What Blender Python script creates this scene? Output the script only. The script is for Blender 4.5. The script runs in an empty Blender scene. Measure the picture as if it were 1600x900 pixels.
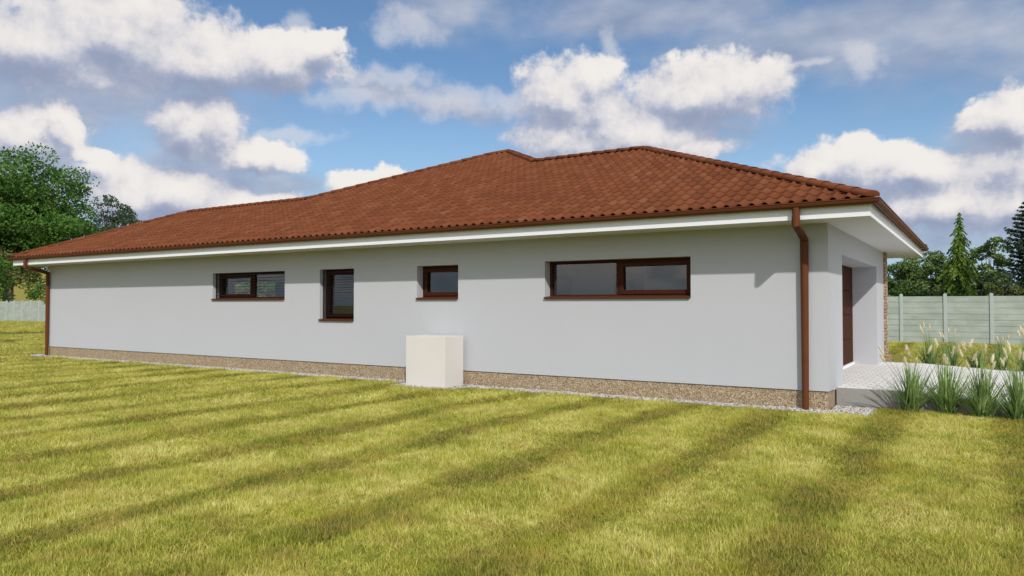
import bpy, math, random
import numpy as np
from mathutils import Vector
R = math.radians
S = bpy.context.scene
col = S.collection

# ------------------------------------------------------------------ camera
cam = bpy.data.objects.new('camera', bpy.data.cameras.new('camera'))
col.objects.link(cam)
S.camera = cam
CAM = Vector((1.962, -12.038, 1.6))
cam.location = CAM
cam.rotation_euler = (R(90 + 1.309), 0, R(32.321))
cam.data.sensor_width = 36
cam.data.lens = 36 * 1161.06 / 1600
cam.data.clip_start = 0.05
cam.data.clip_end = 4000

# ------------------------------------------------------------------ light
SUN = Vector((0.90, -1.0, 1.0)).normalized()          # towards the sun
SUN_EL = math.asin(SUN.z)
SUN_AZ = math.atan2(SUN.x, SUN.y)                       # clockwise from +Y
sl = bpy.data.lights.new('sun', 'SUN')
sl.energy = 3.3
sl.angle = R(1.2)
sl.color = (1.0, 0.945, 0.86)
so = bpy.data.objects.new('sun', sl)
col.objects.link(so)
so.rotation_euler = SUN.to_track_quat('Z', 'Y').to_euler()
so.location = (20, -25, 30)

S.view_settings.view_transform = 'Standard'
S.view_settings.look = 'None'
S.view_settings.gamma = 1
S.view_settings.use_curve_mapping = False
S.view_settings.exposure = 0.0
S.render.engine = 'CYCLES'
S.cycles.max_bounces = 10
S.cycles.diffuse_bounces = 7
S.cycles.glossy_bounces = 3
S.cycles.transparent_max_bounces = 12
S.cycles.transmission_bounces = 4
S.cycles.caustics_reflective = False
S.cycles.caustics_refractive = False
S.cycles.use_denoising = True
S.cycles.sample_clamp_indirect = 6


# ------------------------------------------------------------------ node helper
class NT:
    def __init__(self, tree):
        self.t = tree
        self.n = tree.nodes
        self.l = tree.links

    def put(self, sock, v):
        if v is None:
            return
        if hasattr(v, 'is_linked'):
            self.l.new(v, sock)
        else:
            sock.default_value = v

    def node(self, typ, **kw):
        nd = self.n.new(typ)
        for k, v in kw.items():
            setattr(nd, k, v)
        return nd

    def m(self, op, a, b=None, c=None, clamp=False):
        nd = self.node('ShaderNodeMath', operation=op, use_clamp=clamp)
        for i, v in enumerate((a, b, c)):
            self.put(nd.inputs[i], v)
        return nd.outputs[0]

    def vm(self, op, a, b=None, c=None):
        nd = self.node('ShaderNodeVectorMath', operation=op)
        for i, v in enumerate((a, b, c)):
            self.put(nd.inputs[i], v)
        return nd.outputs['Value'] if op in ('LENGTH', 'DOT_PRODUCT', 'DISTANCE') else nd.outputs[0]

    def noise(self, vec, scale, detail=4, rough=0.55, dist=0.0, dim='3D', lac=2.0):
        nd = self.node('ShaderNodeTexNoise', noise_dimensions=dim)
        self.put(nd.inputs['Vector'], vec)
        nd.inputs['Scale'].default_value = scale
        nd.inputs['Detail'].default_value = detail
        nd.inputs['Roughness'].default_value = rough
        nd.inputs['Lacunarity'].default_value = lac
        nd.inputs['Distortion'].default_value = dist
        return nd.outputs[0]

    def voronoi(self, vec, scale, feature='F1', rnd=1.0):
        nd = self.node('ShaderNodeTexVoronoi', feature=feature)
        self.put(nd.inputs['Vector'], vec)
        nd.inputs['Scale'].default_value = scale
        nd.inputs['Randomness'].default_value = rnd
        return nd

    def ramp(self, f, stops, interp='LINEAR'):
        nd = self.node('ShaderNodeValToRGB')
        cr = nd.color_ramp
        cr.interpolation = interp
        while len(cr.elements) < len(stops):
            cr.elements.new(0.5)
        for e, (p, c) in zip(cr.elements, stops):
            e.position = p
            e.color = (*c, 1)
        self.put(nd.inputs[0], f)
        return nd.outputs[0]

    def smooth(self, v, a, b, lo=0.0, hi=1.0):
        nd = self.node('ShaderNodeMapRange', interpolation_type='SMOOTHSTEP', clamp=True)
        self.put(nd.inputs[0], v)
        nd.inputs[1].default_value = a
        nd.inputs[2].default_value = b
        nd.inputs[3].default_value = lo
        nd.inputs[4].default_value = hi
        return nd.outputs[0]

    def mix(self, f, a, b, blend='MIX'):
        nd = self.node('ShaderNodeMix', data_type='RGBA', blend_type=blend)
        nd.clamp_factor = True
        self.put(nd.inputs[0], f)
        for s, v in ((nd.inputs[6], a), (nd.inputs[7], b)):
            self.put(s, (*v, 1) if isinstance(v, tuple) and len(v) == 3 else v)
        return nd.outputs[2]

    def scalecol(self, c, f):
        nd = self.node('ShaderNodeVectorMath', operation='SCALE')
        self.put(nd.inputs[0], c)
        self.put(nd.inputs['Scale'], f)
        return nd.outputs[0]

    def bump(self, h, strength=0.3, dist=0.01):
        nd = self.node('ShaderNodeBump')
        nd.inputs['Strength'].default_value = strength
        nd.inputs['Distance'].default_value = dist
        self.put(nd.inputs['Height'], h)
        return nd.outputs[0]


def material(name, base=None, rough=0.7, spec=0.3, metal=0.0):
    mt = bpy.data.materials.new(name)
    mt.use_nodes = True
    t = NT(mt.node_tree)
    b = t.n['Principled BSDF']
    b.inputs['Roughness'].default_value = rough
    b.inputs['Specular IOR Level'].default_value = spec
    b.inputs['Metallic'].default_value = metal
    if base:
        b.inputs['Base Color'].default_value = (*base, 1)
    return mt, t, b


# ------------------------------------------------------------------ world: Nishita sky + cumulus
W = bpy.data.worlds.new('World')
S.world = W
W.use_nodes = True
W.cycles.sampling_method = 'MANUAL'
W.cycles.sample_map_resolution = 512
w = NT(W.node_tree)
bg = w.n['Background']
SKY_STRENGTH = 0.1
bg.inputs['Strength'].default_value = SKY_STRENGTH
sky = w.node('ShaderNodeTexSky', sky_type='NISHITA')
sky.sun_disc = False
sky.sun_elevation = SUN_EL
sky.sun_rotation = SUN_AZ
sky.altitude = 200
sky.air_density = 1.0
sky.dust_density = 0.6
sky.ozone_density = 2.2
tc = w.node('ShaderNodeTexCoord')
dirv = w.vm('NORMALIZE', tc.outputs['Generated'])
sx = w.node('ShaderNodeSeparateXYZ')
w.put(sx.inputs[0], dirv)
AZ0 = R(90 + 32.321)                                     # compass direction the clouds are laid out from
# azimuth (to the right positive) and elevation of every sky direction, in radians
ca, sa = math.cos(AZ0), math.sin(AZ0)
fwd = w.m('ADD', w.m('MULTIPLY', sx.outputs[0], ca), w.m('MULTIPLY', sx.outputs[1], sa))
rgt = w.m('SUBTRACT', w.m('MULTIPLY', sx.outputs[0], sa), w.m('MULTIPLY', sx.outputs[1], ca))
az = w.m('ARCTAN2', rgt, fwd)
el = w.m('ARCSINE', sx.outputs[2])
comb = w.node('ShaderNodeCombineXYZ')
w.put(comb.inputs[0], az)
w.put(comb.inputs[1], el)
uv = comb.outputs[0]


def ae(px, py):                                          # cloud table was read off as directions
    x, y = (px - 800) / 1161.06, (450 - py) / 1161.06
    p = R(1.309)
    f, u = math.cos(p) - y * math.sin(p), math.sin(p) + y * math.cos(p)
    return math.atan2(x, f), math.atan2(u, math.hypot(x, f))


# cumulus heads: direction and half sizes; sunlit white
CUM = [(60, 70, 130, 45), (175, 55, 130, 62), (330, 88, 110, 40), (440, 92, 82, 40), (495, 75, 40, 30),
       (310, 192, 62, 48), (410, 250, 58, 22), (270, 300, 95, 42), (205, 305, 60, 45),
       (375, 322, 80, 18), (50, 215, 48, 36), (92, 190, 18, 36), (135, 245, 36, 14), (570, 285, 55, 20),
       (895, 155, 78, 58), (880, 215, 66, 44), (930, 120, 45, 30), (1105, 142, 105, 44), (1000, 210, 110, 46),
       (1325, 262, 90, 34), (1440, 262, 50, 26), (1480, 322, 110, 36), (1590, 315, 40, 28), (1275, 272, 30, 28),
       (1585, 175, 42, 36), (1050, 235, 90, 22), (1700, 250, 140, 60), (-150, 240, 140, 60), (-260, 90, 150, 60),
       (1900, 330, 160, 40), (2200, 200, 200, 60), (-520, 250, 200, 60)]
WISP = [(630, 116, 56, 17), (580, 122, 60, 14), (455, 210, 60, 14), (705, 158, 60, 24), (640, 40, 50, 26), (1268, 101, 24, 8), (1335, 92, 26, 22), (958, 75, 18, 26),
        (800, 165, 70, 20), (560, 150, 70, 20), (460, 40, 16, 22)]
# broad flat grey sheets, mostly in their own shade
GREY = [(200, 150, 260, 70), (110, 150, 150, 70), (320, 262, 170, 60), (90, 262, 90, 44), (440, 285, 120, 30),
        (1300, 55, 330, 75), (1010, 20, 330, 50), (1500, 45, 220, 95), (1140, 190, 100, 36), (1060, 215, 140, 40),
        (1560, 240, 100, 60), (1500, 345, 230, 60), (720, 170, 120, 30), (720, 18, 130, 60), (600, 140, 110, 30), (330, 330, 150, 34),
        (1330, 292, 130, 26), (1750, 60, 240, 90), (-200, 160, 260, 90), (1000, -120, 500, 90), (200, -160, 420, 70)]


def blobs(t, vec, table, big):
    cur = None
    for (px, py, rx, ry) in table:
        a, e = ae(px, py)
        sxr, syr = rx * big / 1161.06, ry * big / 1161.06
        d = t.vm('LENGTH', t.vm('MULTIPLY', t.vm('SUBTRACT', vec, (a, e, 0)), (1 / sxr, 1 / syr, 0)))
        if cur is None:
            cur = d
        else:
            nd = t.node('ShaderNodeMath', operation='SMOOTH_MIN')
            t.put(nd.inputs[0], cur)
            t.put(nd.inputs[1], d)
            nd.inputs[2].default_value = 0.25
            cur = nd.outputs[0]
    return cur


# billowing: the lookup direction is displaced by noise before the cloud heads are measured
def warp(t, vec, amp, sc, det):
    nd = t.node('ShaderNodeTexNoise', noise_dimensions='3D')
    t.put(nd.inputs['Vector'], vec)
    nd.inputs['Scale'].default_value = sc
    nd.inputs['Detail'].default_value = det
    nd.inputs['Roughness'].default_value = 0.6
    off = t.vm('SUBTRACT', nd.outputs['Color'], (0.5, 0.5, 0.5))
    return t.vm('ADD', vec, t.vm('MULTIPLY', off, (amp, amp * 0.8, 0)))


def head_field(shift):
    p = w.vm('ADD', uv, shift) if shift else uv
    d = blobs(w, warp(w, warp(w, p, 0.05, 8, 2), 0.060, 21, 6), CUM, 1.36)
    n = w.noise(p, 30, 7, 0.60)
    return d, n


d0, n0 = head_field(None)
d1, n1_ = head_field((0.010, 0.026, 0))
dens = w.m('ADD', w.m('SUBTRACT', 1.0, d0), w.m('MULTIPLY', w.m('SUBTRACT', n0, 0.5), 0.75))
# lit from above and behind the viewer: upper flanks bright, undersides in their own shade
slope = w.m('SUBTRACT', d1, d0)
relief = w.m('MULTIPLY', w.m('SUBTRACT', n0, n1_), 0.8)
lit = w.smooth(w.m('ADD', slope, relief), -0.55, 0.75)
gd = blobs(w, warp(w, uv, 0.12, 6, 3), GREY, 1.15)
gn = w.noise(w.vm('MULTIPLY', uv, (1, 1.8, 1)), 8, 6, 0.58)
gdens = w.m('ADD', w.m('SUBTRACT', 1.0, gd), w.m('MULTIPLY', w.m('SUBTRACT', gn, 0.5), 1.4))
ga = w.smooth(gdens, 0.0, 0.95, 0, 0.84)
soft = w.m('ADD', 1.0, w.m('MULTIPLY', w.m('SUBTRACT', 1.0, lit), 0.9))
ha = w.smooth(w.m('DIVIDE', dens, soft), -0.02, 0.24)
CL = 1.0 / SKY_STRENGTH                                  # cloud radiance is given for strength 1
grey_n = w.noise(w.vm('MULTIPLY', uv, (1, 2, 1)), 9, 5, 0.55)
grey_col = w.scalecol(w.ramp(grey_n, [(0.3, (0.28, 0.34, 0.48)), (0.5, (0.39, 0.44, 0.56)), (0.72, (0.57, 0.59, 0.67))]), CL)
head_col = w.scalecol(w.ramp(lit, [(0.0, (0.30, 0.35, 0.49)), (0.25, (0.42, 0.46, 0.58)), (0.5, (0.64, 0.64, 0.69)), (0.75, (0.80, 0.77, 0.77)), (1.0, (0.88, 0.85, 0.82))]), CL)
# thin veil towards the horizon
veil = w.smooth(el, 0.0, 0.30, 0.85, 0.0)
hs = w.node('ShaderNodeHueSaturation')
hs.inputs['Saturation'].default_value = 1.12
hs.inputs['Value'].default_value = 1.10
w.put(hs.inputs['Color'], sky.outputs[0])
base = w.mix(veil, hs.outputs[0], tuple(c * CL for c in (0.38, 0.57, 0.80)))
sk = w.mix(ga, base, grey_col)
wd_ = blobs(w, warp(w, warp(w, uv, 0.06, 9, 2), 0.04, 26, 5), WISP, 1.25)
wa = w.smooth(w.m('ADD', w.m('SUBTRACT', 1.0, wd_), w.m('MULTIPLY', w.m('SUBTRACT', n0, 0.5), 1.6)), -0.15, 0.75, 0, 0.5)
sk = w.mix(wa, sk, tuple(c * CL for c in (0.78, 0.76, 0.78)))
sk = w.mix(ha, sk, head_col)
# extra bright cumulus added outside the view to lift fill on the shaded wall
fill_n = w.noise(w.vm('MULTIPLY', dirv, (1, 1, 1.8)), 3.2, 6, 0.58)
fill_a = w.m('MULTIPLY', w.smooth(fill_n, 0.40, 0.53), w.smooth(w.m('ABSOLUTE', az), 0.72, 1.15))
fill_col = w.scalecol(w.ramp(fill_n, [(0.43, (0.70, 0.71, 0.78)), (0.50, (1.18, 1.15, 1.13)), (0.75, (0.95, 0.95, 0.99))]), CL)
sk = w.mix(w.m('MULTIPLY', fill_a, w.smooth(el, -0.02, 0.06)), sk, fill_col)
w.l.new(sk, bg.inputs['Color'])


# ------------------------------------------------------------------ mesh helpers
def tag(o, label=None, cat=None, group=None, kind=None):
    if label: o['label'] = label
    if cat: o['category'] = cat
    if group: o['group'] = group
    if kind: o['kind'] = kind
    return o


def empty(name, loc=(0, 0, 0), rz=0.0, **kw):
    o = bpy.data.objects.new(name, None)
    o.empty_display_size = 0.3
    col.objects.link(o)
    o.location = loc
    o.rotation_euler = (0, 0, rz)
    return tag(o, **kw)


def link(name, mesh, mt, parent=None):
    o = bpy.data.objects.new(name, mesh)
    col.objects.link(o)
    for x in (mt if isinstance(mt, (list, tuple)) else [mt]):
        if x.name not in [q.name for q in mesh.materials if q]:
            mesh.materials.append(x)
    if parent:
        o.parent = parent
    return o


def np_mesh(name, v, faces, smooth=False, attrs=None):
    """v: (N,3); faces: list of (M,k) int arrays"""
    me = bpy.data.meshes.new(name)
    v = np.asarray(v, np.float32)
    me.vertices.add(len(v))
    me.vertices.foreach_set('co', v.ravel())
    loops = np.concatenate([f.ravel() for f in faces]).astype(np.int32)
    sizes = np.concatenate([np.full(len(f), f.shape[1], np.int32) for f in faces])
    starts = np.concatenate([[0], np.cumsum(sizes)[:-1]]).astype(np.int32)
    me.loops.add(len(loops))
    me.loops.foreach_set('vertex_index', loops)
    me.polygons.add(len(sizes))
    me.polygons.foreach_set('loop_start', starts)
    me.update(calc_edges=True)
    if smooth:
        me.polygons.foreach_set('use_smooth', np.ones(len(sizes), bool))
    for k, (dom, arr) in (attrs or {}).items():
        a = me.attributes.new(k, 'FLOAT', dom)
        a.data.foreach_set('value', np.asarray(arr, np.float32))
    me.validate()
    return me


class MB:
    def __init__(self):
        self.v, self.f, self.mi = [], [], []

    def add(self, vs, fs, mi=0):
        b = len(self.v)
        self.v += [tuple(p) for p in vs]
        self.f += [tuple(b + i for i in f) for f in fs]
        self.mi += [mi] * len(fs)

    def box(self, x0, y0, z0, x1, y1, z1, mi=0):
        self.add([(x0, y0, z0), (x1, y0, z0), (x1, y1, z0), (x0, y1, z0), (x0, y0, z1), (x1, y0, z1), (x1, y1, z1), (x0, y1, z1)],
                 [(0, 3, 2, 1), (4, 5, 6, 7), (0, 1, 5, 4), (1, 2, 6, 5), (2, 3, 7, 6), (3, 0, 4, 7)], mi)

    def quad(self, *p, mi=0):
        self.add(p, [tuple(range(len(p)))], mi)

    def tube(self, pts, rad, n=10, caps=True, mi=0):
        pts = [Vector(p) for p in pts]
        rs = rad if isinstance(rad, (list, tuple)) else [rad] * len(pts)
        b = len(self.v)
        t0 = (pts[1] - pts[0]).normalized()
        ref = Vector((0, 0, 1)) if abs(t0.z) < 0.9 else Vector((1, 0, 0))
        nrm = t0.cross(ref).normalized()
        for i, p in enumerate(pts):
            a = (pts[i] - pts[i - 1]).normalized() if i else t0
            c = (pts[i + 1] - pts[i]).normalized() if i < len(pts) - 1 else a
            t = (a + c).normalized()
            nrm = (nrm - t * nrm.dot(t)).normalized()
            bn = t.cross(nrm)
            k = 1 / max(0.5, math.sqrt(max(0.05, (1 + a.dot(c)) / 2)))
            for j in range(n):
                an = 2 * math.pi * j / n
                self.v.append(tuple(p + (nrm * math.cos(an) + bn * math.sin(an)) * rs[i] * k))
        for i in range(len(pts) - 1):
            for j in range(n):
                q = b + i * n
                self.f.append((q + j, q + (j + 1) % n, q + n + (j + 1) % n, q + n + j))
                self.mi.append(mi)
        if caps:
            self.f.append(tuple(b + j for j in reversed(range(n))))
            self.f.append(tuple(b + (len(pts) - 1) * n + j for j in range(n)))
            self.mi += [mi, mi]

    def build(self, name, mt, parent=None, smooth=False, bevel=0.0, seg=2):
        me = bpy.data.meshes.new(name)
        me.from_pydata(self.v, [], self.f)
        me.polygons.foreach_set('material_index', self.mi)
        if smooth:
            me.polygons.foreach_set('use_smooth', [True] * len(self.f))
        me.update()
        o = link(name, me, mt, parent)
        if smooth == 'angle':
            me.set_sharp_from_angle(angle=R(40))
        if bevel:
            md = o.modifiers.new('bevel', 'BEVEL')
            md.width = bevel
            md.segments = seg
            md.limit_method = 'ANGLE'
        return o


def sweep_loop(mb, poly, prof, closed_prof=False, mi=0):
    """sweep a (outward, z) profile round a closed plan polygon (counter-clockwise) with mitred corners"""
    n = len(poly)
    P = [Vector((p[0], p[1])) for p in poly]
    mit = []
    for i in range(n):
        a = (P[i] - P[i - 1]).normalized()
        c = (P[(i + 1) % n] - P[i]).normalized()
        na, nc = Vector((a.y, -a.x)), Vector((c.y, -c.x))
        mm = na + nc
        mit.append(mm / (mm.dot(na)))
    b = len(mb.v)
    k = len(prof)
    for i in range(n):
        for (d, z) in prof:
            q = P[i] + mit[i] * d
            mb.v.append((q.x, q.y, z))
    kk = k if closed_prof else k - 1
    for i in range(n):
        for j in range(kk):
            j2 = (j + 1) % k
            mb.f.append((b + i * k + j, b + ((i + 1) % n) * k + j, b + ((i + 1) % n) * k + j2, b + i * k + j2))
            mb.mi.append(mi)


# ------------------------------------------------------------------ materials
def obj_pos(t):
    return t.node('ShaderNodeTexCoord').outputs['Object']


def world_pos(t):
    return t.node('ShaderNodeNewGeometry').outputs['Position']


M = {}
# plaster
mt, t, b = material('plaster', rough=0.92, spec=0.1)
p = obj_pos(t)
n1 = t.noise(p, 0.7, 4, 0.6)
n2 = t.noise(p, 160, 3, 0.7)
t.put(b.inputs['Base Color'], t.mix(n1, (0.452, 0.470, 0.512), (0.476, 0.493, 0.532)))
t.put(b.inputs['Normal'], t.bump(n2, 0.35, 0.003))
M['plaster'] = mt
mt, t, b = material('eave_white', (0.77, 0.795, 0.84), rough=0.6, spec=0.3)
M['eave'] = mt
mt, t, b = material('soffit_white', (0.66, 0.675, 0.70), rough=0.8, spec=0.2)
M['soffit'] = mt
mt, t, b = material('interior_paint', (0.80, 0.80, 0.82), rough=0.9, spec=0.1)
M['interior'] = mt
# pebble-dash plinth
mt, t, b = material('mosaic_plaster', rough=0.75, spec=0.3)
p = obj_pos(t)
v1 = t.voronoi(p, 90)
sep = t.node('ShaderNodeSeparateColor')
t.put(sep.inputs[0], v1.outputs['Color'])
c = t.ramp(sep.outputs[0], [(0.0, (0.10, 0.065, 0.035)), (0.2, (0.22, 0.145, 0.075)), (0.5, (0.37, 0.28, 0.17)), (0.75, (0.43, 0.345, 0.235)),
                            (0.93, (0.55, 0.49, 0.38)), (1.0, (0.62, 0.58, 0.50))])
big = t.noise(p, 9, 3, 0.6)
c = t.mix(t.smooth(big, 0.35, 0.65, 0, 0.25), c, (0.17, 0.115, 0.065))
t.put(b.inputs['Base Color'], c)
t.put(b.inputs['Normal'], t.bump(v1.outputs['Distance'], 0.7, 0.006))
M['mosaic'] = mt
# clay tiles
mt, t, b = material('clay_tile', rough=0.8, spec=0.12)
p = obj_pos(t)
at = t.node('ShaderNodeAttribute', attribute_name='tint')
c = t.ramp(at.outputs['Fac'], [(0.0, (0.115, 0.036, 0.015)), (0.3, (0.132, 0.042, 0.017)), (0.6, (0.146, 0.047, 0.0195)), (0.9, (0.160, 0.055, 0.023)), (1.0, (0.165, 0.068, 0.032))])
big = t.noise(p, 0.9, 4, 0.6)
c = t.mix(t.smooth(big, 0.4, 0.75, 0, 0.25), c, (0.125, 0.040, 0.017))
fine = t.noise(p, 45, 4, 0.65)
c = t.mix(t.smooth(fine, 0.52, 0.8, 0, 0.5), c, (0.13, 0.05, 0.03))
t.put(b.inputs['Base Color'], c)
t.put(b.inputs['Normal'], t.bump(fine, 0.25, 0.004))
M['tile'] = mt
mt, t, b = material('roof_underlay', (0.035, 0.022, 0.018), rough=0.9)
M['deck'] = mt
mt, t, b = material('brown_gutter_metal', rough=0.5, spec=0.12)
p = obj_pos(t)
t.put(b.inputs['Base Color'], t.mix(t.noise(p, 3, 4, 0.6), (0.10, 0.033, 0.013), (0.122, 0.042, 0.017)))
t.put(b.inputs['Roughness'], t.smooth(t.noise(p, 14, 4, 0.6), 0.3, 0.7, 0.48, 0.62))
M['gutter'] = mt
# wood-look window frames
mt, t, b = material('brown_window_wood', rough=0.6, spec=0.1)
p = obj_pos(t)
g = t.noise(t.vm('MULTIPLY', p, (3, 30, 30)), 3, 5, 0.6, 0.4)
t.put(b.inputs['Base Color'], t.mix(g, (0.035, 0.010, 0.005), (0.065, 0.020, 0.009)))
M['frame'] = mt
mt, t, b = material('brown_sill_metal', (0.085, 0.027, 0.012), rough=0.55, spec=0.15)
M['sill'] = mt
mt, t, b = material('dark_slat_metal', (0.03, 0.028, 0.03), rough=0.5)
M['slat'] = mt
mt, t, b = material('garage_door_wood', rough=0.7, spec=0.06)
p = obj_pos(t)
g = t.noise(t.vm('MULTIPLY', p, (30, 2, 30)), 3, 6, 0.62, 0.6)
t.put(b.inputs['Base Color'], t.mix(g, (0.042, 0.013, 0.006), (0.07, 0.024, 0.011)))
M['garage'] = mt
mt, t, b = material('interior_door_wood', (0.06, 0.045, 0.03), rough=0.5)
M['idoor'] = mt
mt, t, b = material('white_cabinet_paint', rough=0.5, spec=0.4)
p = obj_pos(t)
t.put(b.inputs['Base Color'], t.mix(t.noise(p, 2.2, 4, 0.6), (0.615, 0.595, 0.575), (0.66, 0.635, 0.615)))
M['cabinet'] = mt
# glass: clear pane that also mirrors at grazing angles
mt = bpy.data.materials.new('window_glass')
mt.use_nodes = True
t = NT(mt.node_tree)
t.n.remove(t.n['Principled BSDF'])
tr = t.node('ShaderNodeBsdfTransparent')
tr.inputs[0].default_value = (0.95, 0.96, 0.97, 1)
gl = t.node('ShaderNodeBsdfGlossy')
gl.inputs['Roughness'].default_value = 0.02
fr = t.node('ShaderNodeFresnel')
fr.inputs[0].default_value = 1.5
mx = t.node('ShaderNodeMixShader')
t.put(mx.inputs[0], t.m('ADD', fr.outputs[0], 0.06, clamp=True))
t.l.new(tr.outputs[0], mx.inputs[1])
t.l.new(gl.outputs[0], mx.inputs[2])
t.l.new(mx.outputs[0], t.n['Material Output'].inputs[0])
M['glass'] = mt
# stone cladding
mt, t, b = material('stone_brick', rough=0.85, spec=0.2)
p = obj_pos(t)
sp = t.node('ShaderNodeSeparateXYZ'); t.put(sp.inputs[0], p)
cb = t.node('ShaderNodeCombineXYZ')
t.put(cb.inputs[0], t.m('ADD', sp.outputs[0], sp.outputs[1])); t.put(cb.inputs[1], sp.outputs[2])
br = t.node('ShaderNodeTexBrick')
t.put(br.inputs['Vector'], cb.outputs[0])
br.inputs['Scale'].default_value = 1
br.inputs['Brick Width'].default_value = 0.24
br.inputs['Row Height'].default_value = 0.075
br.inputs['Mortar Size'].default_value = 0.008
br.inputs['Color1'].default_value = (0.42, 0.29, 0.19, 1)
br.inputs['Color2'].default_value = (0.28, 0.17, 0.10, 1)
br.inputs['Mortar'].default_value = (0.15, 0.12, 0.10, 1)
nz = t.noise(p, 11, 4, 0.65)
t.put(b.inputs['Base Color'], t.mix(t.smooth(nz, 0.4, 0.7, 0, 0.7), br.outputs[0], (0.55, 0.40, 0.28)))
t.put(b.inputs['Normal'], t.bump(t.m('SUBTRACT', nz, br.outputs['Fac']), 0.8, 0.02))
M['brick'] = mt
# concrete
mt, t, b = material('grey_concrete', rough=0.9, spec=0.2)
p = obj_pos(t)
n1, n2 = t.noise(p, 2.5, 5, 0.65), t.noise(p, 60, 4, 0.7)
cc = t.mix(n1, (0.24, 0.235, 0.225), (0.34, 0.335, 0.325))
cc = t.mix(t.smooth(n2, 0.45, 0.75, 0, 0.4), cc, (0.17, 0.165, 0.16))
t.put(b.inputs['Base Color'], cc)
t.put(b.inputs['Normal'], t.bump(n2, 0.3, 0.004))
M['concrete'] = mt
mt, t, b = material('paver_blocks', rough=0.85, spec=0.2)
p = obj_pos(t)
br = t.node('ShaderNodeTexBrick')
t.put(br.inputs['Vector'], p)
br.offset = 0.5
br.inputs['Scale'].default_value = 1
br.inputs['Brick Width'].default_value = 0.2
br.inputs['Row Height'].default_value = 0.2
br.inputs['Mortar Size'].default_value = 0.007
br.inputs['Color1'].default_value = (0.74, 0.735, 0.73, 1)
br.inputs['Color2'].default_value = (0.66, 0.655, 0.65, 1)
br.inputs['Mortar'].default_value = (0.33, 0.325, 0.32, 1)
nz = t.noise(p, 30, 5, 0.65)
t.put(b.inputs['Base Color'], t.mix(t.smooth(nz, 0.4, 0.75, 0, 0.3), br.outputs[0], (0.55, 0.54, 0.53)))
t.put(b.inputs['Normal'], t.bump(t.m('MULTIPLY', br.outputs['Fac'], -1), 0.6, 0.01))
M['paver'] = mt
mt, t, b = material('gravel_stone', rough=0.8, spec=0.25)
at = t.node('ShaderNodeAttribute', attribute_name='tint')
t.put(b.inputs['Base Color'], t.ramp(at.outputs['Fac'], [(0.0, (0.09, 0.085, 0.08)), (0.15, (0.28, 0.25, 0.22)), (0.35, (0.40, 0.385, 0.37)),
                                                         (0.7, (0.52, 0.515, 0.51)), (0.9, (0.36, 0.31, 0.27)), (1.0, (0.64, 0.635, 0.63))]))
M['stone'] = mt
# concrete fence, pale green-grey
mt, t, b = material('fence_concrete', rough=0.9, spec=0.15)
p = world_pos(t)
n1 = t.noise(t.vm('MULTIPLY', p, (1, 1, 2.2)), 1.3, 5, 0.65)
n2 = t.noise(t.vm('MULTIPLY', p, (1, 1, 8)), 3.0, 4, 0.6)
cc = t.mix(t.smooth(n1, 0.3, 0.7), (0.295, 0.348, 0.312), (0.395, 0.443, 0.41))
cc = t.mix(t.smooth(n2, 0.5, 0.75, 0, 0.35), cc, (0.32, 0.325, 0.235))
t.put(b.inputs['Base Color'], cc)
t.put(b.inputs['Normal'], t.bump(t.noise(p, 40, 4, 0.7), 0.25, 0.005))
M['fence'] = mt
mt, t, b = material('fence_post_concrete', rough=0.9, spec=0.15)
p = world_pos(t)
t.put(b.inputs['Base Color'], t.mix(t.noise(p, 6, 4, 0.6), (0.33, 0.385, 0.375), (0.42, 0.465, 0.455)))
M['post'] = mt


def leafy(name, stops, scale=1.2, trans=0.3, rough=0.5, attr='tint'):
    mt = bpy.data.materials.new(name)
    mt.use_nodes = True
    t = NT(mt.node_tree)
    b = t.n['Principled BSDF']
    at = t.node('ShaderNodeAttribute', attribute_name=attr)
    nz = t.noise(world_pos(t), scale, 3, 0.6)
    f = t.m('ADD', t.m('MULTIPLY', at.outputs['Fac'], 0.6), t.m('MULTIPLY', t.smooth(nz, 0.3, 0.7), 0.4))
    c = t.ramp(f, stops)
    t.put(b.inputs['Base Color'], c)
    b.inputs['Roughness'].default_value = rough
    b.inputs['Specular IOR Level'].default_value = 0.25
    tl = t.node('ShaderNodeBsdfTranslucent')
    t.put(tl.inputs[0], t.scalecol(c, 1.15))
    mx = t.node('ShaderNodeMixShader')
    mx.inputs[0].default_value = trans
    t.l.new(b.outputs[0], mx.inputs[1])
    t.l.new(tl.outputs[0], mx.inputs[2])
    t.l.new(mx.outputs[0], t.n['Material Output'].inputs[0])
    return mt


M['leaf_fresh'] = leafy('leaf_fresh', [(0, (0.03, 0.075, 0.014)), (0.5, (0.075, 0.17, 0.028)), (1, (0.15, 0.28, 0.05))], 0.5)
M['leaf_grey'] = leafy('leaf_grey', [(0, (0.02, 0.045, 0.022)), (0.5, (0.045, 0.085, 0.04)), (1, (0.09, 0.14, 0.07))], 0.5)
M['leaf_olive'] = leafy('leaf_olive', [(0, (0.06, 0.08, 0.025)), (0.5, (0.125, 0.155, 0.045)), (1, (0.21, 0.24, 0.08))], 0.5)
M['needle_pine'] = leafy('needle_pine', [(0, (0.04, 0.08, 0.026)), (0.5, (0.105, 0.175, 0.052)), (1, (0.21, 0.31, 0.10))], 0.8, 0.2)
M['needle_light'] = leafy('needle_light', [(0, (0.055, 0.11, 0.014)), (0.5, (0.12, 0.21, 0.024)), (1, (0.20, 0.31, 0.04))], 0.8, 0.25)
M['needle_dark'] = leafy('needle_dark', [(0, (0.010, 0.026, 0.014)), (0.5, (0.022, 0.05, 0.024)), (1, (0.045, 0.085, 0.038))], 0.8, 0.12)
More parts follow.
